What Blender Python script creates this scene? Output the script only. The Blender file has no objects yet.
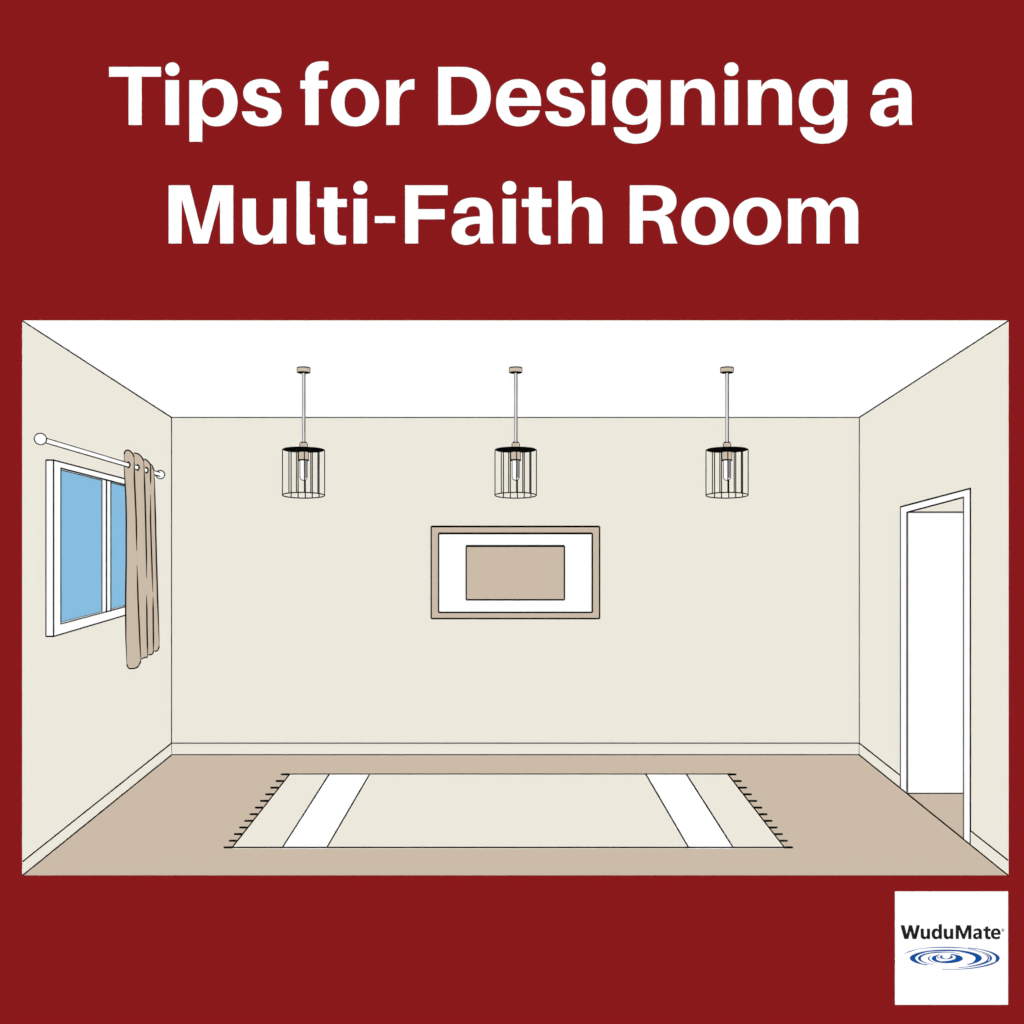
import bpy, math, re
from mathutils import Vector, geometry

scene = bpy.context.scene
COL = scene.collection

# ------------------------------------------------------------------ layout
F = 1110.0                     # focal length in pixels of the 1024 frame
VX, VY = 515.4, 567.6          # where the level view axis meets the picture
Y0 = 6.0                       # distance of the red wall's back face
RB = (875.3 - 320.4) / (755.0 - 417.0)
YB = Y0 * RB                   # distance of the back wall
H = (875.3 - VY) * Y0 / F      # eye height above the room floor
CEIL = H + (VY - 320.4) * Y0 / F
HW0 = 493.2 * Y0 / F           # half width of the room at the front
HWB = 344.2 * YB / F           # half width at the back (the side walls splay)
K = (HWB - HW0) / (YB - Y0)
LIGHT = 1.06
LINE = 1.38


def at(px, py, Y):
    return Vector(((px - VX) * Y / F, Y, H + (VY - py) * Y / F))


def side(px, py, s, d=0.0):
    """point on a side wall (s = -1 left, +1 right), d metres in front of it"""
    u = abs(px - VX) / F
    Y = (HW0 - K * Y0 - d) / (u - K)
    return at(px, py, Y)


def depth_side(px, d=0.0):
    return (HW0 - K * Y0 - d) / (abs(px - VX) / F - K)


def onfloor(px, py, z=0.0):
    return at(px, py, (H - z) * F / (py - VY))


def wallx(Y, d=0.0):
    return HW0 + K * (Y - Y0) - d


# --------------------------------------------------------------- materials
def lin(c):
    c /= 255.0
    return c / 12.92 if c <= 0.04045 else ((c + 0.055) / 1.055) ** 2.4


def mat(name, rgb, alpha=None, tex=0.0):
    m = bpy.data.materials.new(name)
    m.use_nodes = True
    nt = m.node_tree
    b = nt.nodes['Principled BSDF']
    col = [min(0.97, lin(c) / LIGHT) for c in rgb] + [1]
    b.inputs['Base Color'].default_value = col
    b.inputs['Roughness'].default_value = 0.9
    b.inputs['Specular IOR Level'].default_value = 0.0
    if tex:
        n = nt.nodes.new('ShaderNodeTexNoise')
        n.inputs['Scale'].default_value = 45
        n.inputs['Detail'].default_value = 3
        tc = nt.nodes.new('ShaderNodeTexCoord')
        nt.links.new(tc.outputs['Object'], n.inputs['Vector'])
        mx = nt.nodes.new('ShaderNodeMix')
        mx.data_type = 'RGBA'
        mx.inputs[6].default_value = [c * (1 - tex) for c in col[:3]] + [1]
        mx.inputs[7].default_value = [c * (1 + tex) for c in col[:3]] + [1]
        nt.links.new(n.outputs['Fac'], mx.inputs[0])
        nt.links.new(mx.outputs[2], b.inputs['Base Color'])
    if alpha is not None:
        b.inputs['Alpha'].default_value = alpha
    return m


RED = mat('red_paint', (138, 25, 28), tex=0.003)
CREAM = mat('cream_paint', (236, 232, 220), tex=0.002)
WHITE = mat('white_paint', (255, 255, 255))
TAN = mat('tan_carpet', (203, 187, 168), tex=0.003)
BEIGE = mat('beige_fabric', (203, 187, 168), tex=0.002)
INK = mat('black_line', (14, 14, 12))
GREYINK = mat('grey_line', (95, 93, 88))
BLACK = mat('black_metal', (4, 4, 4))
GREY = mat('grey_shade', (135, 134, 131))
CORD = mat('pale_grey_cord', (222, 222, 222))
BLUE = mat('blue_window_glass', (135, 189, 224), alpha=0.96)
LOGOINK = mat('charcoal_print', (35, 31, 32))
LOGOBLUE = mat('blue_print', (16, 80, 160))
LOGOGREY = mat('grey_print', (140, 138, 138))


# ------------------------------------------------------------ mesh builder
class MB:
    def __init__(self):
        self.v, self.f, self.mi, self.mats = [], [], [], []
        self.smooth = []

    def m(self, material):
        if material not in self.mats:
            self.mats.append(material)
        return self.mats.index(material)

    def add(self, verts, faces, material, smooth=False):
        o = len(self.v)
        self.v += [Vector(p) for p in verts]
        k = self.m(material)
        for f in faces:
            self.f.append([o + i for i in f])
            self.mi.append(k)
            self.smooth.append(smooth)
        return self

    def prism(self, contours, off, material):
        """extrude a flat 3D polygon (outer contour + holes) by the vector off"""
        off = Vector(off)
        pts = [Vector(p) for c in contours for p in c]
        tris = geometry.tessellate_polygon([[Vector(p) for p in c] for c in contours])
        n = len(pts)
        faces = [list(t) for t in tris] + [[i + n for i in reversed(t)] for t in tris]
        base = 0
        for c in contours:
            L = len(c)
            for i in range(L):
                j = (i + 1) % L
                faces.append([base + i, base + j, n + base + j, n + base + i])
            base += L
        self.add(pts + [p + off for p in pts], faces, material)
        return self

    def box(self, lo, hi, material):
        (a, b, c), (d, e, f) = lo, hi
        return self.prism([[(a, b, c), (d, b, c), (d, b, f), (a, b, f)]], (0, e - b, 0), material)

    def tube(self, pts, px, material, n=6, world=False, closed=False):
        """bead along a path; px = width in frame pixels at its own distance"""
        pts = [Vector(p) for p in pts]
        ws = px if isinstance(px, (list, tuple)) else [px] * len(pts)
        if not world:
            ws = [w * LINE for w in ws]
        verts, faces = [], []
        N = len(pts)
        for i, p in enumerate(pts):
            if closed:
                t = pts[(i + 1) % N] - pts[i - 1]
            else:
                t = pts[min(i + 1, N - 1)] - pts[max(i - 1, 0)]
            t.normalize()
            up = Vector((0, 0, 1)) if abs(t.z) < 0.9 else Vector((0, 1, 0))
            a = t.cross(up).normalized()
            b = t.cross(a).normalized()
            r = ws[i] if world else ws[i] * p.y / F / 2
            for k in range(n):
                q = 2 * math.pi * (k + 0.5) / n
                verts.append(p + (a * math.cos(q) + b * math.sin(q)) * r)
        last = N if closed else N - 1
        for i in range(last):
            j = (i + 1) % N
            for k in range(n):
                l = (k + 1) % n
                faces.append([i * n + k, i * n + l, j * n + l, j * n + k])
        if not closed:
            faces.append(list(range(n))[::-1])
            faces.append([(N - 1) * n + k for k in range(n)])
        return self.add(verts, faces, material, smooth=n > 6)

    def lathe(self, c, prof, material, n=32, smooth=True):
        """prof: (radius, z) pairs turned about the vertical through c"""
        verts, faces = [], []
        for r, z in prof:
            for k in range(n):
                q = 2 * math.pi * k / n
                verts.append(Vector(c) + Vector((r * math.cos(q), r * math.sin(q), z)))
        for i in range(len(prof) - 1):
            for k in range(n):
                l = (k + 1) % n
                faces.append([i * n + k, i * n + l, (i + 1) * n + l, (i + 1) * n + k])
        faces.append(list(range(n))[::-1])
        faces.append([(len(prof) - 1) * n + k for k in range(n)])
        return self.add(verts, faces, material, smooth)

    def ball(self, c, r, material, n=28):
        prof = [(max(1e-5, r * math.sin(math.pi * i / 16)), -r * math.cos(math.pi * i / 16)) for i in range(17)]
        return self.lathe(c, prof, material, n)

    def build(self, name, parent=None, origin=None):
        me = bpy.data.meshes.new(name)
        o = Vector(origin) if origin is not None else (parent.location if parent else Vector((0, 0, 0)))
        if parent and parent.parent:
            o = parent.parent.location
        me.from_pydata([tuple(p - o) for p in self.v], [], self.f)
        for m in self.mats:
            me.materials.append(m)
        for p, k, s in zip(me.polygons, self.mi, self.smooth):
            p.material_index = k
            p.use_smooth = s
        import bmesh
        bm = bmesh.new()
        bm.from_mesh(me)
        bmesh.ops.recalc_face_normals(bm, faces=bm.faces)
        bm.to_mesh(me)
        bm.free()
        ob = bpy.data.objects.new(name, me)
        COL.objects.link(ob)
        if parent:
            ob.parent = parent
        else:
            ob.location = o
        return ob


def tag(o, label=None, cat=None, group=None, kind=None):
    for k, v in (('label', label), ('category', cat), ('group', group), ('kind', kind)):
        if v:
            o[k] = v
    return o


def empty(name, loc, label, cat, group=None, kind=None):
    o = bpy.data.objects.new(name, None)
    o.empty_display_size = 0.1
    COL.objects.link(o)
    o.location = loc
    return tag(o, label, cat, group, kind)


def line3(a, b, n=8):
    a, b = Vector(a), Vector(b)
    return [a.lerp(b, i / n) for i in range(n + 1)]


# ------------------------------------------------------------- room shell
T = 0.012
YF = Y0 - 0.06                 # front face of the red wall
XR = 5.6                       # far end of the passage behind the doorway

mb = MB()
out = [(-4.6, YF, -1.6), (4.6, YF, -1.6), (4.6, YF, 6.2), (-4.6, YF, 6.2)]
hole = [(-HW0, YF, 0), (HW0, YF, 0), (HW0, YF, CEIL), (-HW0, YF, CEIL)]
mb.prism([out, hole], (0, Y0 - YF, 0), RED)
tag(mb.build('wall_front'), 'deep red front wall with a wide opening into the cream room', 'wall', kind='structure')

mb = MB()
mb.prism([[(-HWB - .1, YB, 0), (XR, YB, 0), (XR, YB, CEIL), (-HWB - .1, YB, CEIL)]], (0, 0.05, 0), CREAM)
tag(mb.build('wall_back'), 'cream back wall carrying the framed picture', 'wall', kind='structure')

mb = MB()
mb.prism([[(-HWB - .1, Y0, 0), (XR, Y0, 0), (XR, YB + .05, 0), (-HWB - .1, YB + .05, 0)]], (0, 0, -0.06), TAN)
tag(mb.build('floor'), 'plain tan floor of the room', 'floor', kind='structure')

mb = MB()
mb.prism([[(-HWB - .1, Y0, CEIL), (XR, Y0, CEIL), (XR, YB + .05, CEIL), (-HWB - .1, YB + .05, CEIL)]], (0, 0, 0.06), WHITE)
tag(mb.build('ceiling'), 'plain white ceiling over the three lamps', 'ceiling', kind='structure')

# window corner points (front face of its frame stands WD in front of the wall)
WD = 0.0475
PD = 0.034                     # the glass sits this far behind the frame's face
UM = 106.4
yL, yM = depth_side(60.5, WD), depth_side(UM, WD)
yR = 2 * yM - yL                                  # the far pane is as wide as the near one
pxR = VX - (wallx(yR, WD)) * F / yR
y_end = yR + (depth_side(60.5, WD) - depth_side(53.6, WD)) * 1.05
pxE = VX - (wallx(y_end, WD)) * F / y_end


def top_o(px): return 460.2 + (px - 54.0) * (478.6 - 460.2) / 70.3
def bot_o(px): return 636.3 + (px - 54.0) * (615.2 - 636.3) / 71.4
def top_i(px): return 468.1 + (px - 60.5) * (485.4 - 468.8) / 64.5
def bot_i(px): return 624.0 + (px - 60.5) * (606.6 - 624.0) / 65.0


LN = Vector((1, K, 0)).normalized() * 1.0          # inward normal of the left wall
RN = Vector((-1, K, 0)).normalized() * 1.0         # inward normal of the right wall
LN = Vector((LN.x, LN.y, 0)); RN = Vector((RN.x, RN.y, 0))


def wl(px, py, d=WD): return side(px, py, -1, d)
def wr(px, py, d=0.0): return side(px, py, 1, d)


wi = [wl(60.5, top_i(60.5)), wl(pxR, top_i(pxR)), wl(pxR, bot_i(pxR)), wl(60.5, bot_i(60.5))]
wo = [wl(53.6, top_o(53.6)), wl(pxE, top_o(pxE)), wl(pxE, bot_o(pxE)), wl(53.6, bot_o(53.6))]

mb = MB()
wcorn = [(-HW0, Y0, 0), (-HWB, YB, 0), (-HWB, YB, CEIL), (-HW0, Y0, CEIL)]
mb.prism([wcorn, [Vector((p.x - WD, p.y, p.z)) for p in wi]], -LN * T, CREAM)
tag(mb.build('wall_left'), 'cream left wall around the window', 'wall', kind='structure')

# doorway
DC = 0.003
d_ol, d_il, d_ir, d_or = 900.7, 907.2, 963.9, 970.5
def dtop_o(px): return 506.8 + (px - 900.7) * (488.4 - 506.8) / 69.8
def dtop_i(px): return 512.3 + (px - 907.2) * (497.2 - 512.3) / 56.7
def xy(px, d): return wr(px, 500, d)
def foot(px, d): p = xy(px, d); return Vector((p.x, p.y, 0))
cas_o = [foot(d_ol, DC), wr(d_ol, dtop_o(d_ol), DC), wr(d_or, dtop_o(d_or), DC), foot(d_or, DC)]
cas_i = [foot(d_ir, DC), wr(d_ir, dtop_i(d_ir), DC), wr(d_il, dtop_i(d_il), DC), foot(d_il, DC)]
mid = [(a + b) / 2 + Vector((DC, 0, 0)) for a, b in zip(cas_o, cas_i[::-1])]
mb = MB()
mb.prism([[Vector((HW0, Y0, 0)), mid[3], mid[2], mid[1], mid[0],
           Vector((HWB, YB, 0)), Vector((HWB, YB, CEIL)), Vector((HW0, Y0, CEIL))]], -RN * T, CREAM)
tag(mb.build('wall_right'), 'cream right wall around the open doorway', 'wall', kind='structure')

mb = MB()
mb.box((XR, Y0, 0), (XR + .05, YB + .05, CEIL), CREAM)
tag(mb.build('wall_passage'), 'cream end wall of the passage beyond the doorway', 'wall', kind='structure')

# dark joint lines where the surfaces meet
LW = 1.15
c = {'bl': (-HWB, YB, 0), 'br': (HWB, YB, 0), 'tl': (-HWB, YB, CEIL), 'tr': (HWB, YB, CEIL),
     'fl': (-HW0, Y0, 0), 'fr': (HW0, Y0, 0), 'ftl': (-HW0, Y0, CEIL), 'ftr': (HW0, Y0, CEIL)}
joints = [('tl', 'tr', 'thin dark joint between the back wall and the ceiling', 1.05),
          ('tl', 'bl', 'thin dark upright joint in the left back corner', 1.1),
          ('tr', 'br', 'thin dark upright joint in the right back corner', 1.1),
          ('bl', 'br', 'thin dark joint between the back baseboard and the floor', 1.05),
          ('tl', 'ftl', 'thin dark joint between the left wall and the ceiling', 1.15),
          ('tr', 'ftr', 'thin dark joint between the right wall and the ceiling', 1.15),
          ('bl', 'fl', 'thin dark joint between the left baseboard and the floor', 1.2),
          ('br', 'fr', 'thin dark joint between the right wall and the floor', 1.2)]
for i, (a, b, lab, w) in enumerate(joints):
    off = Vector((0, 0, 0))
    if a[0] == 'b' and b[0] in 'bf':
        off = {'l': Vector((.004, 0, 0)), 'r': Vector((-.004, 0, 0))}.get(a[1]) if b[0] == 'f' else Vector((0, -.004, 0))
    mb = MB().tube(line3(Vector(c[a]) + off, Vector(c[b]) + off), w * 1.3, INK)
    tag(mb.build('trim_%d' % (i + 1)), lab, 'trim', kind='structure')

# baseboards (a low cream board, a dark line along its top)
BH0, BHB, BT = {-1: 13.8 * Y0 / F, 1: 15.0 * Y0 / F}, 11.9 * YB / F, 0.003


def bh(s, Y): return BH0[s] + (BHB - BH0[s]) * (Y - Y0) / (YB - Y0)


def side_board(s, ya, yb, name, lab):
    mb = MB()
    n = Vector((-s, K, 0)).normalized() * BT
    A, B = Vector((s * wallx(ya), ya, 0)), Vector((s * wallx(yb), yb, 0))
    At, Bt = A + Vector((0, 0, bh(s, ya))), B + Vector((0, 0, bh(s, yb)))
    mb.prism([[A, B, Bt, At]], n, CREAM)
    mb.tube(line3(At + n, Bt + n), 1.15, INK)
    return tag(mb.build(name), lab, 'baseboard', kind='structure')


side_board(-1, Y0, YB, 'baseboard_left', 'cream baseboard along the left wall under the window')
mb = MB()
mb.box((-HWB, YB - BT, 0), (HWB, YB, BHB), CREAM)
mb.tube(line3((-HWB, YB - BT, BHB), (HWB, YB - BT, BHB)), 1.0, GREYINK)
tag(mb.build('baseboard_back'), 'cream baseboard along the back wall behind the rug', 'baseboard', kind='structure')
side_board(1, Y0, cas_o[3].y - .004, 'baseboard_right', 'short cream baseboard in front of the doorway')
side_board(1, cas_o[0].y + .004, YB, 'baseboard_right_rear', 'cream baseboard between the doorway and the back corner')

# door: white casing and a white leaf that stands open into the passage
door = empty('door_1', cas_i[3], 'white framed doorway in the right wall, its white door swung open', 'door', kind='structure')
mb = MB()
back = Vector((DC + T + 0.004, 0, 0))
mb.prism([cas_o + cas_i], back, WHITE)
for pts, w in ((line3(cas_o[0], cas_o[1]), 1.25), (line3(cas_o[1], cas_o[2]), 1.25), (line3(cas_o[2], cas_o[3]), 1.25)):
    mb.tube(pts, w, INK)
mb.tube(line3(cas_i[0], cas_i[1]), 1.5, GREYINK)
mb.tube(line3(cas_i[1], cas_i[2]), 1.2, INK)
mb.tube(line3(cas_i[2], cas_i[3]), 1.5, GREYINK)
mb.build('door_frame', door)
mb = MB()
jy = cas_i[3].y
zt = at(907, 512.2, jy).z
x0 = cas_i[3].x + DC + T + 0.006
leaf_y = jy + 0.0005
mb.box((x0, leaf_y, 0.001), (x0 + 1.30, leaf_y + 0.04, zt), WHITE)
mb.tube(line3((cas_i[3].x + .003, leaf_y - .002, zt), (x0 + 1.30, leaf_y, zt)), 1.3, GREYINK)
mb.tube(line3((cas_i[3].x + .003, leaf_y - .002, 0.002), (x0 + 1.30, leaf_y, 0.002)), 1.2, INK)
mb.build('door_leaf', door)

# ---------------------------------------------------------------- window
win = empty('window_1', wo[3], 'white two light window with blue glass in the left wall', 'window', kind='structure')
mb = MB()
mb.prism([wo, wi], (-WD, 0, 0), WHITE)
for i in range(4):
    mb.tube(line3(wo[i], wo[(i + 1) % 4]), 1.1 if i != 3 else 1.05, INK)
bk = [p + Vector((-WD, 0, 0)) for p in wo]
mb.tube(line3(bk[0] + Vector((.003, 0, 0)), bk[3] + Vector((.003, 0, 0))), 1.3, GREYINK)
for i in (0, 3):
    mb.tube(line3(bk[i] + Vector((.003, 0, 0)), wo[i]), 1.2, INK)
mb.tube(line3(wi[3], wi[0]), 1.3, INK)
mb.tube(line3(wi[3], wi[2]), 1.0, INK)
mb.tube(line3(wi[0], wi[1]), 1.2, INK)
gd = Vector((-PD + .002, 0, 0))
mb.tube(line3(wi[0] + gd, wi[1] + gd), 1.2, INK)  # with the face line, inks in the recess shadow under the head
mb.tube(line3(wi[3] + gd, wi[2] + gd), 0.8, INK)
mb.build('window_frame', win)
ml, mr = 106.5, 110.5
mq = [wl(ml, top_i(ml) - 1), wl(mr, top_i(mr) - 1), wl(mr, bot_i(mr) + 1), wl(ml, bot_i(ml) + 1)]
mb = MB()
mb.prism([mq], (-PD, 0, 0), WHITE)
mb.tube(line3(mq[0] + gd, mq[3] + gd), 1.4, GREYINK)
mb.tube(line3(mq[1], mq[2]), 1.3, INK)
mb.tube(line3(mq[0], mq[3]), 1.05, INK)
mb.build('mullion', win)
gl = Vector((-PD, 0, 0))
for a, b in ((60.5, ml), (mr, pxR)):
    mb = MB()
    q = [wl(a, top_i(a)), wl(b, top_i(b)), wl(b, bot_i(b)), wl(a, bot_i(a))]
    mb.prism([[p + gl for p in q]], (-0.006, 0, 0), BLUE)
    mb.build('pane', win)

# ----------------------------------------------------------- curtain rod
RD = 0.081
r0, r1 = wl(40.4, 439.0, RD), wl(160.4, 474.6, RD)
rod = empty('curtain_rod', (r0 + r1) / 2, 'white round rod with ball ends above the window', 'curtain rod')
rr0, rr1 = 1.95 * r0.y / F, 1.5 * r1.y / F
mb = MB()
mb.tube(line3(r0, r1), [rr0 + (rr1 - rr0) * k / 8 for k in range(9)], WHITE, n=16, world=True)
for s in (1, -1):
    mb.tube(line3(r0 + Vector((0, 0, s * (rr0 + .45 * r0.y / F))), r1 + Vector((0, 0, s * (rr1 + .45 * r1.y / F)))), 0.95, INK)
mb.build('pole', rod)
for p, rpx in ((r0, 5.1), (r1, 3.55)):
    r = rpx * p.y / F
    mb = MB().ball(p, r, WHITE)
    view = (p - Vector((0, 0, H))).normalized()
    ro = r + 0.45 * p.y / F
    a = view.cross(Vector((0, 0, 1))).normalized()
    b = a.cross(view).normalized()
    mb.tube([p + (a * math.cos(q) + b * math.sin(q)) * ro for q in [2 * math.pi * k / 40 for k in range(40)]],
            1.0, INK, closed=True)
    mb.build('finial', rod)

# ---------------------------------------------------------------- curtain
# four pleats: each faces the room's front, the returns fold away behind it.
# (left px, right px) of every pleat at heights t = 0 .. 1, and its top / foot outline
def interp(tab, t):
    for (a, va), (b, vb) in zip(tab, tab[1:]):
        if t <= b:
            k = (t - a) / (b - a)
            return va + (vb - va) * k
    return tab[-1][1]


def yat(t, ytop, ybot): return ytop + (ybot - ytop) * t


EDGE = [  # outline x of every fold against picture height
    [(446, 124.2), (470, 124.4), (495, 126.0), (520, 126.5), (560, 126.4), (600, 125.8), (640, 126.0), (672, 127.3)],
    [(446, 133.9), (480, 134.6), (520, 136.4), (560, 137.0), (600, 138.2), (640, 140.0), (672, 141.4)],
    [(446, 143.3), (480, 144.6), (520, 145.8), (560, 146.6), (600, 146.8), (640, 147.4), (672, 148.2)],
    [(446, 150.6), (480, 150.7), (520, 150.6), (560, 151.9), (600, 153.2), (640, 153.6), (672, 153.4)],
    [(446, 153.4), (464, 153.6), (480, 154.6), (520, 155.6), (560, 156.6), (600, 157.8), (640, 159.3), (672, 159.3)]]


def ex(i, y): return interp(EDGE[i], y)


NC = 12
TOPS = [  # outline of each pleat's head from left (u = 0) to right (u = 1)
    [(0, 454.5), (.06, 451.8), (.2, 450.4), (.4, 450.1), (.6, 450.8), (.8, 452.6), (.93, 454.8), (1, 457.0)],
    [(0, 453.0), (.3, 453.4), (.5, 454.2), (.75, 456.4), (.9, 458.8), (1, 461.5)],
    [(0, 459.3), (.3, 459.6), (.55, 460.7), (.8, 462.6), (1, 465.4)],
    [(0, 464.0), (.5, 465.6), (1, 470.0)]]
FEET = [
    [(0, 664.5), (.08, 667.6), (.2, 668.8), (.5, 668.5), (.75, 667.2), (.9, 664.6), (1, 661.0)],
    [(0, 659.6), (.4, 657.9), (.8, 657.2), (1, 657.0)],
    [(0, 654.6), (.6, 654.7), (.9, 653.6), (1, 651.5)],
    [(0, 651.0), (.5, 651.2), (.8, 650.2), (1, 646.5)]]
D_IN = [0.058, 0.058, 0.058, 0.058]
cur_y = []
for i in range(4):
    base = depth_side(ex(i, 560), D_IN[i]) if i == 0 else depth_side(ex(i + 1, 470), 0.116)
    cur_y.append(base)
cur_y[0] -= 0.05
cur_y[1] -= 0.075
cur_y[3] = cur_y[2] + 0.10
cur = empty('curtain', at(135, 668.8, cur_y[0]), 'drawn back tan pleated curtain hanging over the far half of the window', 'curtain')
mb = MB()
rows = 30
verts, faces = [], []
cols = []


def col_pts(i, u, Yk):
    ty, by = interp(TOPS[i], u), interp(FEET[i], u)
    out = []
    for r in range(rows + 1):
        y = ty + (by - ty) * r / rows
        xl = ex(i, y)
        xr = ex(i + 1, y)
        bulge = -0.006 * math.sin(math.pi * u)
        out.append(at(xl + (xr - xl) * u, y, Yk + bulge))
    return out


for i in range(4):
    for k in range(NC + 1):
        cols.append(col_pts(i, k / NC, cur_y[i]))
    if i < 3:   # the return: back towards the wall, to just behind the next pleat's left edge
        a = cols[-1]
        b0 = col_pts(i + 1, 0, cur_y[i + 1])
        cols.append([a[r].lerp(b0[r], 0.35) + Vector((0.004, 0, 0)) for r in range(rows + 1)])
        cols.append([a[r].lerp(b0[r], 0.7) for r in range(rows + 1)])
for cpts in cols:
    verts += cpts
R1 = rows + 1
for j in range(len(cols) - 1):
    for r in range(rows):
        faces.append([j * R1 + r, (j + 1) * R1 + r, (j + 1) * R1 + r + 1, j * R1 + r + 1])
o = len(verts)                       # give the cloth its thickness (away from the viewer side)
verts2 = [v + Vector((0, 0.005, 0)) for v in verts]
nv = len(verts)
allf = faces + [[i + nv for i in reversed(f)] for f in faces]
nc = len(cols)
for j in range(nc - 1):
    for r in (0, rows):
        allf.append([j * R1 + r, (j + 1) * R1 + r, (j + 1) * R1 + r + nv, j * R1 + r + nv])
for j in (0, nc - 1):
    for r in range(rows):
        allf.append([j * R1 + r, j * R1 + r + 1, j * R1 + r + 1 + nv, j * R1 + r + nv])
mb.add(verts + verts2, allf, BEIGE)
fw = Vector((0, -0.003, 0))
for i in range(4):                   # hems and head edges
    st = i * (NC + 3)
    mb.tube([cols[st + k][0] + fw for k in range(NC + 1)], 1.0, INK)
    mb.tube([cols[st + k][rows] + fw for k in range(NC + 1)], 1.0, INK)


def crease(i, u, y0, y1, w=1.15):
    pts = []
    n = 24
    for q in range(n + 1):
        y = y0 + (y1 - y0) * q / n
        k = min(i, 3)
        xl, xr = ex(k, y), ex(k + 1, y)
        pts.append(at(xl + (xr - xl) * u, y, cur_y[k]) + fw)
    mb.tube(pts, [.92 * w * min(1, .35 + 3 * min(q, n - q) / n) for q in range(n + 1)], INK)


crease(0, 0, 454, 665, 1.25)
crease(0, 1, 456, 551, 1.2); crease(0, 1, 565, 662, 1.2)
crease(1, 1, 461, 578, 1.2); crease(1, 1, 595, 657, 1.2)
crease(2, 1, 464, 484.5, 1.1); crease(2, 1, 495, 592, 1.1); crease(2, 1, 597, 652, 1.2)
crease(3, 1, 468, 647, 1.2)
cloth = mb.build('cloth', cur)
for i, (ey, ) in enumerate(((465.0,), (468.4,), (471.0,))):
    Yk = cur_y[i]
    k = (Yk - r0.y) / (r1.y - r0.y)
    p = r0.lerp(r1, k)
    rr = 0.021
    mb = MB()
    mb.tube([p + Vector((rr * .85 * math.cos(q), -0.008, rr * math.sin(q))) for q in
             [-1.5 + 3.0 * j / 14 for j in range(15)]], 1.2, BLACK)
    tag(mb.build('eyelet', cur), 'black eyelet rim')

# ----------------------------------------------------------- framed picture
def bq(x0, y0, x1, y1, d):
    Y = YB - d
    return [at(x0, y1, Y), at(x1, y1, Y), at(x1, y0, Y), at(x0, y0, Y)]


pic = empty('framed_picture', at(515.3, 619, YB), 'wide tan framed picture with white mount on the back wall', 'picture')
fo, fi = bq(431.2, 526.5, 599.6, 618.6, .03), bq(438.6, 533.4, 592.3, 612.4, .03)
mb = MB()
mb.prism([fo, fi], (0, 0.03, 0), BEIGE)
for q, ws in ((fo, (1.2, 1.3, 1.4, 1.2)), (fi, (1.2, 1.4, 1.5, 1.2))):
    for i in range(4):
        mb.tube(line3(q[i], q[(i + 1) % 4], 3), ws[i], INK)
mb.build('frame', pic)
mb = MB()
mb.prism([bq(438.2, 533.0, 592.7, 612.8, .016)], (0, 0.016, 0), WHITE)
tag(mb.build('mount', pic), 'white mount')
pq = bq(466.2, 546.0, 564.4, 599.8, .022)
mb = MB()
mb.prism([pq], (0, 0.006, 0), BEIGE)
for i, w in enumerate((1.2, 1.3, 1.6, 1.2)):
    mb.tube(line3(pq[i], pq[(i + 1) % 4], 3), w, INK)
tag(mb.build('centre_panel', pic), 'plain tan centre panel')

# -------------------------------------------------------------------- rug
RZ = 0.008
def rf(px, py): return onfloor(px, py, RZ)
rug = empty('rug', onfloor(508, 810), 'large flat cream rug with two white stripes and dark fringes on the floor', 'rug')
yt, yb = 774.4, 847.4
xs = [(289.6, 232.4), (329.2, 282.6), (369.6, 327.0), (645.8, 688.4), (686.4, 733.0), (727.8, 784.2)]


def strip(a, b): return [rf(xs[a][1], yb), rf(xs[b][1], yb), rf(xs[b][0], yt), rf(xs[a][0], yt)]


for a, b, m, nm, lb in ((0, 1, CREAM, 'end_band', None), (1, 2, WHITE, 'stripe', 'white stripe'), (2, 3, CREAM, 'field', None),
                        (3, 4, WHITE, 'stripe', 'white stripe'), (4, 5, CREAM, 'end_band', None)):
    q = strip(a, b)
    mb = MB()
    mb.prism([q], (0, 0, -RZ), m)
    mb.tube(line3(q[0], q[1]), 1.1, INK)
    mb.tube(line3(q[2], q[3]), 1.35, INK)
    if a in (0, 1, 3):
        mb.tube(line3(q[3], q[0]), 1.2, INK)
    if b in (2, 4, 5):
        mb.tube(line3(q[1], q[2]), 1.2, INK)
    tag(mb.build(nm, rug), lb)
for e, s in ((0, -1), (5, 1)):
    for k in range(12):
        t = k / 11
        y = yt + (yb - yt) * t
        x = xs[e][0] + (xs[e][1] - xs[e][0]) * t
        mb = MB().tube([rf(x, y), rf(x + s * 4, y), rf(x + s * 8.6, y)], [1.5, 1.6, 1.4], INK)
        tag(mb.build('tassel', rug), 'dark tassel')

# ---------------------------------------------------------- pendant lamps
LY = (CEIL - H) * F / (VY - 367.4)
S = LY / F                       # metres per pixel at the lamps


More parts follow.
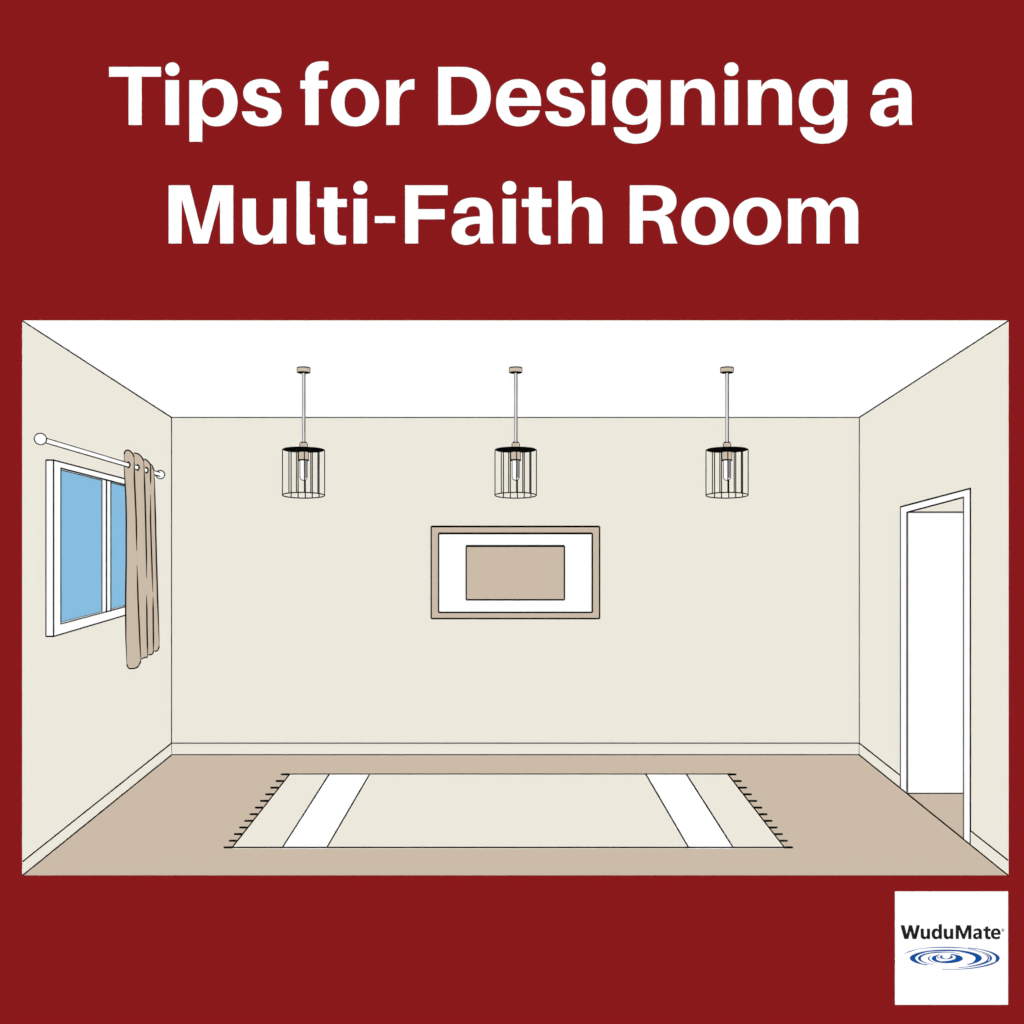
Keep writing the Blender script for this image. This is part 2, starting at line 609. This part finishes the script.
def lamp(label):
    def zz(y): return H + (VY - y) * S
    cx = 0.0
    ctop = Vector((cx, LY, CEIL))
    root = empty('pendant_lamp', ctop, label, 'lamp', 'pendant lamps in a row under the ceiling')
    base = Vector((cx, LY, 0))
    mb = MB()
    r = 6.2 * S
    mb.lathe(base, [(r * .98, CEIL), (r, CEIL - .004), (r, zz(372.2))], BEIGE)
    mb.lathe(base, [(r, zz(372.2)), (r * .96, zz(373.0)), (r * .7, zz(373.2))], INK)
    mb.tube([base + Vector((r * math.cos(q), r * math.sin(q), CEIL - .004)) for q in [math.pi * j / 16 for j in range(32)]], 0.9, INK, closed=True)
    for s in (-1, 1):
        mb.tube([base + Vector((s * r, 0, CEIL - .004)), base + Vector((s * r, 0, zz(372.6)))], 0.9, INK)
    mb.build('ceiling_rose', root)
    mb = MB()
    mb.tube([base + Vector((0, 0, zz(373))), base + Vector((0, 0, zz(442.5)))], 1.25 * S, CORD, n=12, world=True)
    for s, m, w in ((-1, GREYINK, .55), (1, INK, .85)):
        mb.tube([base + Vector((s * 1.3 * S, -.004, zz(373))), base + Vector((s * 1.3 * S, -.004, zz(442.5)))], w, m)
    mb.build('cord', root)
    # cap above the lid
    mb = MB()
    r = 3.5 * S
    mb.lathe(base, [(r * .75, zz(442.2)), (r, zz(443.3)), (r, zz(448))], BEIGE)
    for s in (-1, 1):
        mb.tube([base + Vector((s * r, -.002, zz(443.3))), base + Vector((s * r, -.002, zz(448)))], 1.0, INK)
    mb.tube([base + Vector((-r * .9, -r * .8, zz(442.7))), base + Vector((r * .9, -r * .8, zz(442.7)))], 1.0, INK)
    mb.build('cap', root)
    mb = MB()
    R = 21.0 * S
    mb.lathe(base, [(R * .5, zz(447.9)), (R * .9, zz(448.6)), (R, zz(449.5)), (R, zz(450.0)), (R * .9, zz(450.9)), (R * .5, zz(451.6))], BLACK, n=48)
    mb.build('lid', root)
    # lamp holder and bulb
    mb = MB()
    r = 4.6 * S
    mb.lathe(base, [(r * 1.05, zz(450.6)), (r * 1.05, zz(452.4))], BLACK)
    mb.lathe(base, [(r, zz(452.4)), (r, zz(460.4))], BEIGE)
    mb.tube([base + Vector((r * 1.04 * math.cos(q), r * 1.04 * math.sin(q), zz(460.2))) for q in [math.pi * j / 12 for j in range(24)]], 1.1, INK, closed=True)
    for s in (-1, 1):
        mb.tube([base + Vector((s * r, -.002, zz(451))), base + Vector((s * r, -.002, zz(460)))], 0.9, INK)
    holder = mb.build('lamp_holder', root)
    mb = MB()
    r = 3.3 * S
    prof = [(r, zz(460.4)), (r, zz(476.8))] + [(max(1e-5, r * math.cos(a)), zz(476.8) - r * math.sin(a)) for a in [math.pi / 2 * j / 8 for j in range(1, 9)]]
    mb.lathe(base, prof, WHITE)
    out = [base + Vector((-r, -.002, zz(461))), base + Vector((-r, -.002, zz(476.8)))] + \
          [base + Vector((-r * math.cos(a), -.002, zz(476.8) - r * math.sin(a))) for a in [math.pi * j / 14 for j in range(1, 14)]] + \
          [base + Vector((r, -.002, zz(476.8))), base + Vector((r, -.002, zz(461)))]
    mb.tube(out, 1.0, INK)
    mb.tube([base + Vector((r * .62, -r * .80, zz(461))), base + Vector((r * .62, -r * .80, zz(478)))], 1.7, GREY)
    tag(mb.build('bulb', holder), 'white tubular bulb')
    # cage: uprights and the hoop they end in (the hoop hangs a touch low at the back)
    Rc = 20.7 * S
    tilt = -0.075
    bars = [(-1, 0), (1, 0)] + [(o, -1) for o in (-.60, -.265, .085, .42, .745)] + [(o, 1) for o in (-.685, -.335, .04, .335, .67)]
    for o, f in bars:
        dy = f * math.sqrt(max(0, 1 - o * o))
        x, y = o * Rc, -dy * Rc
        w = {0: .85, -1: .95, 1: .9}[f]
        mb = MB().tube([base + Vector((x, y, zz(450.3))), base + Vector((x, y, zz(495.3) + y * tilt))], w, INK)
        mb.build('cage_bar', root)
    mb = MB().tube([base + Vector((Rc * math.cos(q), Rc * math.sin(q), zz(495.3) + tilt * Rc * math.sin(q)))
                    for q in [2 * math.pi * j / 48 for j in range(48)]], 0.85, INK, closed=True)
    mb.build('hoop', root)
    return root


def place(root, px):          # hung on the ceiling, turned so the same bars face the opening
    cx = (px - VX) * S
    root.location = (cx, LY, CEIL)
    root.rotation_euler = (0, 0, -math.atan2(cx, LY))


lamp_mid = lamp('black wire cage pendant lamp above the framed picture, middle of three')
for px, label in ((303.6, 'black wire cage pendant lamp nearest the window, leftmost of three'),
                  (727.0, 'black wire cage pendant lamp nearest the doorway, rightmost of three')):
    r_ = lamp_mid.copy()
    COL.objects.link(r_)
    r_['label'] = label
    for ch in list(lamp_mid.children):
        cpy = ch.copy()
        COL.objects.link(cpy)
        cpy.parent = r_
        for g in ch.children:
            sub = g.copy()
            COL.objects.link(sub)
            sub.parent = cpy
    place(r_, px)
place(lamp_mid, 515.7)


# ------------------------------------------------------------- lettering
def path(d, n=10):
    """contours of a small M/L/H/V/C/Z outline"""
    tok = re.findall(r'[MLHVCZE]|-?[\d.]+', d)
    i, cons, cur_, cmd = 0, [], [], None
    while i < len(tok):
        if tok[i].isalpha():
            cmd = tok[i]; i += 1
            if cmd == 'Z':
                cons.append(cur_); cur_ = []
                continue
        def num(k): return [float(t) for t in tok[i:i + k]]
        if cmd in 'ML':
            cur_.append(tuple(num(2))); i += 2
        elif cmd == 'H':
            cur_.append((num(1)[0], cur_[-1][1])); i += 1
        elif cmd == 'V':
            cur_.append((cur_[-1][0], num(1)[0])); i += 1
        elif cmd == 'C':
            x0_, y0_ = cur_[-1]
            a, b, c_, d_, e, f = num(6); i += 6
            for k in range(1, n + 1):
                t = k / n; s = 1 - t
                cur_.append((s**3 * x0_ + 3 * s * s * t * a + 3 * s * t * t * c_ + t**3 * e,
                             s**3 * y0_ + 3 * s * s * t * b + 3 * s * t * t * d_ + t**3 * f))
        elif cmd == 'E':          # round bowl: left right top bottom
            l, r_, t_, b_ = num(4); i += 4
            cx, cy, rx, ry = (l + r_) / 2, (t_ + b_) / 2, (r_ - l) / 2, (b_ - t_) / 2
            ring = []
            for k in range(48):
                q = 2 * math.pi * k / 48
                cs, sn = math.cos(q), math.sin(q)
                p = 2 / 2.12
                ring.append((cx + rx * math.copysign(abs(cs) ** p, cs), cy + ry * math.copysign(abs(sn) ** p, sn)))
            cons.append(ring)
    out = []
    for cst in cons:
        cl = []
        for p in cst:
            if not cl or abs(p[0] - cl[-1][0]) + abs(p[1] - cl[-1][1]) > 1e-4:
                cl.append(p)
        if abs(cl[0][0] - cl[-1][0]) + abs(cl[0][1] - cl[-1][1]) < 1e-4:
            cl.pop()
        out.append(cl)
    return out


# outlines drawn at 5.12 units per pixel, baseline at 384
G = {
 'T': ['M45 85 H313 V137 H214 V384 H145 V137 H45 Z'],
 'i': ['E333 407 62 133', 'M334 153 H405 V384 H334 Z'],
 'p': ['M456 153 H524 V187 C538 160 566 147 601 147 C664 147 705 196 705 268 C705 341 662 391 597 391 C562 391 536 378 524 353 V470 H456 Z E523 634 193 344'],
 's': ['M924 219 C917 174 882 147 825 147 C768 147 732 178 732 220 C732 258 757 279 818 295 C850 303 860 310 860 323 C860 339 848 348 829 348 C809 348 797 336 794 313 H725 C728 361 765 391 829 391 C893 391 930 362 930 315 C930 272 903 252 840 238 C812 232 800 226 800 212 C800 198 810 190 826 190 C843 190 852 200 855 219 Z'],
 'f': ['M77 384 V198 H52 V155 H77 V130 C77 82 110 56 165 56 C178 56 190 57 198 59 V105 C193 104 188 104 183 104 C158 104 147 112 147 135 V155 H193 V198 H147 V384 Z'],
 'o': ['E209 457 147 391 E280 386 193 344'],
 'r': ['M492 384 V153 H560 V196 C572 165 597 148 630 148 L638 148 V205 C632 203 625 203 619 203 C582 203 561 225 561 270 V384 Z'],
 'D': ['M92 85 H215 C306 85 364 143 364 234 C364 326 306 384 215 384 H92 Z M160 137 V332 H205 C259 332 292 296 292 235 C292 173 259 137 205 137 Z'],
 'e': ['M621 286 H456 C457 322 475 344 504 344 C528 344 543 332 548 308 H615 C606 359 565 391 504 391 C433 391 388 343 388 270 C388 196 434 147 506 147 C577 147 621 194 621 268 Z M457 244 H549 C546 211 530 193 504 193 C477 193 461 211 457 244 Z'],
 'g': ['M243 153 H312 V362 C312 436 264 480 185 480 C116 480 72 448 68 394 H137 C139 416 157 429 185 429 C222 429 243 410 243 372 V346 C231 370 206 383 170 383 C104 383 62 336 62 265 C62 194 104 147 168 147 C205 147 231 159 243 183 Z E133 242.6 193 338'],
 'n': ['M362 384 V153 H431 V188 C444 161 470 147 504 147 C558 147 589 181 589 240 V384 H520 V249 C520 212 508 194 479 194 C449 194 431 220 431 266 V384 Z'],
 'a': ['M728 229 C732 176 769 147 832 147 C897 147 931 177 931 238 V330 C931 352 932 372 935 384 H868 C866 374 864 362 863.5 350 C849 378 826 391 793 391 C748 391 718 365 718 325 C718 270 763 244 863 243 V230 C863 205 852 193 829 193 C808 193 797 205 796 229 Z M863 282 C815 282 789 295 789 319 C789 336 802 346 823 346 C848 346 863 330 863 303 Z'],
 'M': ['M94 84 H203 L262 316 L322 84 H427 V384 H358 V155 L298 384 H222 L162 155 V384 H94 Z'],
 'u': ['M473 152 H543 V285 C543 323 556 342 582 342 C612 342 630 318 630 273 V152 H699 V384 H630 V347 C617 376 592 390 557 390 C504 390 473 357 473 299 Z'],
 'l': ['M749 64 H818 V319 C818 335 824 339 845 339 V386 C833 389 819 390 804 390 C767 390 749 372 749 332 Z'],
 't': ['M249 95 H318 V154 H367 V197 H318 V312 C318 335 327 343 350 343 L362 342 V387 C347 389 334 390 318 390 C272 390 249 368 249 319 V197 H213 V154 H249 Z'],
 '-': ['M177 242 H283 V279 H177 Z'],
 'F': ['M332 84 H552 V136 H401 V206 H537 V260 H401 V384 H332 Z'],
 'h': ['M400 62 H470 V188 C483 160 510 146 544 146 C597 146 628 180 628 239 V384 H558 V249 C558 212 546 194 518 194 C488 194 470 220 470 265 V384 H400 Z'],
 'R': ['M766 84 H895 C965 84 1007 115 1007 167 C1007 204 986 229 946 239 C974 248 984 269 991 307 C997 344 1003 369 1014 384 H939 C932 369 927 342 923 317 C916 280 905 266 875 266 H835 V384 H766 Z M835 136 V216 H885 C918 216 936 201 936 176 C936 150 918 136 885 136 Z'],
 'm': ['M604 152 H673 V188 C685 160 708 146 741 146 C777 146 802 161 814 191 C829 161 855 146 889 146 C938 146 965 177 965 232 V384 H896 V245 C896 210 884 194 860 194 C834 194 819 218 819 259 V384 H750 V245 C750 210 738 194 713 194 C687 194 673 218 673 259 V384 H604 Z'],
}
GX = {k: min(p[0] for s in v for cst in path(s) for p in cst) for k, v in G.items()}


def inset(cst, d):
    """move an outline inwards by d"""
    n = len(cst)
    area = sum(cst[i][0] * cst[(i + 1) % n][1] - cst[(i + 1) % n][0] * cst[i][1] for i in range(n))
    sg = 1 if area > 0 else -1
    out = []
    for i in range(n):
        (ax, ay), (bx, by), (cx, cy) = cst[i - 1], cst[i], cst[(i + 1) % n]
        l1, l2 = math.hypot(bx - ax, by - ay), math.hypot(cx - bx, cy - by)
        n1 = (-(by - ay) / l1, (bx - ax) / l1)
        n2 = (-(cy - by) / l2, (cx - bx) / l2)
        k = max(0.35, 1 + n1[0] * n2[0] + n1[1] * n2[1])
        out.append((bx + sg * d * (n1[0] + n2[0]) / k, by + sg * d * (n1[1] + n2[1]) / k))
    return out


def letter(mb, ch, left, base, y_face, th, material, sc=1 / 5.12):
    """left = picture x of the glyph's left side, base = its baseline"""
    Y = y_face - th
    for s in G[ch]:
        cons = [[at(left + (x - GX[ch]) * sc, base + (y - 384) * sc, Y) for x, y in inset(cst, 1.6 if i == 0 else -1.6)]
                for i, cst in enumerate(path(s))]
        mb.prism(cons, (0, th, 0), material)


def word_line(glyphs, base, label):
    xs_ = [g[1] for g in glyphs]
    root = empty('title_lettering', at((min(xs_) + max(xs_)) / 2, base, YF), label, 'lettering')  # raised title letters set straight on the red wall, no signboard
    for ch, x in glyphs:
        mb = MB()
        letter(mb, ch, x, base, YF, 0.003, WHITE)
        mb.build('letter', root)


def z(x0_, v): return x0_ + v / 5.12


word_line([('T', z(100, 45)), ('i', z(100, 333)), ('p', z(100, 456)), ('s', z(100, 725)),
           ('f', z(290, 52)), ('o', z(290, 209)), ('r', z(290, 492)),
           ('D', z(420, 92)), ('e', z(420, 388)), ('s', z(420, 640)), ('i', z(420, 877)),
           ('g', z(600, 62)), ('n', z(600, 362)), ('i', z(600, 636)), ('n', z(600, 757)), ('g', z(730, 352)), ('a', z(730, 718))],
          125.0, 'upper line of bold white title lettering high on the red wall, Tips for Designing a')
word_line([('M', z(150, 94)), ('u', z(150, 473)), ('l', z(150, 749)), ('t', z(150, 855)), ('i', z(340, 67)), ('-', z(340, 177)),
           ('F', z(340, 332)), ('a', z(340, 570)), ('i', z(340, 830)), ('t', z(480, 213)), ('h', z(480, 400)),
           ('R', z(480, 766)), ('o', z(670, 57)), ('o', z(670, 323)), ('m', z(670, 604))],
          243.6, 'lower line of bold white title lettering just above the room opening, Multi-Faith Room')

# ------------------------------------------------------------- logo board
logo = empty('logo_sign', at(951.5, 1005, YF), 'small white square board with blue ripple emblem, low on the red wall', 'sign')
LT = 0.004
mb = MB()
YL = YF - LT
mb.prism([[at(895.2, 1004.8, YL), at(1008.1, 1004.8, YL), at(1008.1, 891.6, YL), at(895.2, 891.6, YL)]], (0, LT, 0), WHITE)
mb.build('board', logo)
LG = [  # drawn at 8.533 units per pixel from (890, 910)
 'M90 130 H123 L143 208 L163 130 H189 L209 208 L226 130 H256 L226 248 H193 L175 180 L156 248 H122 Z',
 'M262 160 H289 V207 C289 222 294 228 303 228 C312 228 316 221 316 207 V160 H342 V248 H317 V238 C311 246 303 250 292 250 C272 250 262 237 262 214 Z',
 'M416 122 H443 V248 H418 V236 C412 246 403 250 392 250 C370 250 356 232 356 204 C356 176 370 158 392 158 C402 158 411 162 416 170 Z M383 204 C383 220 389 229 400 229 C411 229 417 220 417 204 C417 188 411 179 400 179 C389 179 383 188 383 204 Z',
 'M459 160 H486 V207 C486 222 491 228 500 228 C509 228 513 221 513 207 V160 H540 V248 H515 V238 C509 246 500 250 489 250 C469 250 459 237 459 214 Z',
 'M561 130 H597 L628 206 L659 130 H695 V248 H668 V168 L637 248 H619 L588 168 V248 H561 Z',
 'M716 166 C726 160 738 157 750 157 C774 157 784 168 784 192 V248 H761 V237 C755 246 747 250 736 250 C719 250 709 240 709 224 C709 204 724 195 758 195 C758 182 754 177 742 177 C732 177 724 180 716 185 Z M758 210 C741 210 734 214 734 222 C734 228 738 231 743 231 C753 231 758 224 758 210 Z',
 'M812 146 L838 138 V160 H859 V180 H838 V215 C838 225 842 229 849 229 C853 229 856 228 859 227 V247 C853 249 847 250 840 250 C820 250 812 240 812 219 V180 H797 V160 H812 Z',
 'M944 212 H887 C888 224 896 230 909 230 C919 230 928 228 938 223 V243 C928 248 917 250 905 250 C877 250 861 233 861 204 C861 176 878 157 904 157 C930 157 944 173 944 203 Z M887 195 H920 C920 182 914 176 904 176 C894 176 888 182 887 195 Z']


def lp(x, y, Y): return at(890 + x / 8.533, 910 + y / 8.533, Y)


PT = 0.001
for s in LG:
    mb = MB()
    mb.prism([[lp(x, y, YL - PT) for x, y in cst] for cst in path(s, 8)], (0, PT, 0), LOGOINK)
    tag(mb.build('letter', logo), 'charcoal letter')
mb = MB()
mb.prism([[lp(x, y, YL - PT) for x, y in path('E951 976 159 185')[0]],
          [lp(x, y, YL - PT) for x, y in path('E957 970 165 179')[0]]], (0, PT, 0), LOGOGREY)
mb.prism([[lp(x, y, YL - PT) for x, y in path('E959.5 967.5 167 177')[0]]], (0, PT, 0), LOGOGREY)
tag(mb.build('registered_mark', logo), 'tiny grey ringed mark')


def swirl(mb, cx, cy, rx, ry, a0, a1, th, peak=0.5, sq=1.0):
    """crescent stroke of an ellipse from angle a0 to a1 (clockwise from the right, degrees), widest at peak"""
    n = 40
    outer, inner = [], []
    for k in range(n + 1):
        t = k / n
        q = math.radians(a0 + (a1 - a0) * t)
        w = t / peak if t < peak else (1 - t) / (1 - peak)
        w = max(0.34, math.sin(w * math.pi / 2)) ** sq
        tx = th * w
        ty = th * w * 0.42
        outer.append((cx + rx * math.cos(q), cy + ry * math.sin(q)))
        inner.append((cx + (rx - tx) * math.cos(q), cy + (ry - ty) * math.sin(q)))
    mb.prism([[lp(x, y, YL - PT) for x, y in outer + inner[::-1]]], (0, PT, 0), LOGOBLUE)


rings = [  # cx cy rx ry a0 a1 thickness peak
    (477, 411, 307, 73, 122, 268, 46, .38), (477, 411, 307, 73, 255, 412, 54, .66),
    (477, 411, 307, 73, 190, 350, 30, .5),
    (445, 413, 206, 57, 112, 318, 24, .36), (445, 413, 206, 57, 200, 312, 21, .4),
    (489, 414, 133, 40, 285, 525, 66, .36), (489, 414, 133, 40, 55, 240, 38, .68),
    (482, 414, 158, 46, 120, 215, 13, .6),
    (481, 401, 56, 19, -50, 100, 24, .35), (481, 401, 56, 19, 80, 235, 24, .62),
    (470, 403, 66, 20, 120, 215, 9, .5),
    (528, 412, 408, 97, 290, 390, 32, .72), (528, 412, 408, 97, 375, 462, 24, .15),
    (520, 411, 351, 84, 296, 388, 18, .72), (520, 411, 351, 84, 372, 440, 30, .15),
    (512, 411, 334, 78, 312, 400, 12, .6),
    (470, 412, 400, 97, 236, 312, 18, .45), (520, 412, 430, 105, 202, 231, 13, .5)]
mb = MB()
for r_ in rings:
    swirl(mb, *r_)
tag(mb.build('ripple_emblem', logo), 'blue water ripple emblem')

# -------------------------------------------------------------- lighting
# even, shadow-free light from every side, as in a flat drawing
def sun(name, d, k=1.0):
    l = bpy.data.lights.new(name, 'SUN')
    l.energy = math.pi * LIGHT * k
    l.angle = math.pi
    l.use_shadow = False
    l.cycles.use_multiple_importance_sampling = False
    o = bpy.data.objects.new(name, l)
    o.rotation_euler = Vector(d).to_track_quat('-Z', 'Y').to_euler()
    o.location = (0, 2, 4)
    COL.objects.link(o)


sun('light_front', (0, 1, 0))
sun('light_back', (0, -1, 0))

w = bpy.data.worlds.new('sky')
w.use_nodes = True
bg = w.node_tree.nodes['Background']
bg.inputs['Color'].default_value = (lin(135), lin(189), lin(224), 1)
bg.inputs['Strength'].default_value = 0.02
scene.world = w
scene.render.dither_intensity = 0
scene.cycles.max_bounces = 0
scene.cycles.diffuse_bounces = 0

# ---------------------------------------------------------------- camera
cd = bpy.data.cameras.new('camera')
cd.sensor_width = 36
cd.lens = F / 1024 * 36
cd.shift_x = -(VX - 512) / 1024
cd.shift_y = (VY - 512) / 1024
cd.clip_end = 100
cam = bpy.data.objects.new('camera', cd)
cam.location = (0, 0, H)
cam.rotation_euler = (math.radians(90), 0, 0)
COL.objects.link(cam)
scene.camera = cam

scene.view_settings.view_transform = 'Standard'
scene.view_settings.look = 'None'
scene.view_settings.gamma = 1
scene.view_settings.exposure = 0
scene.view_settings.use_curve_mapping = False
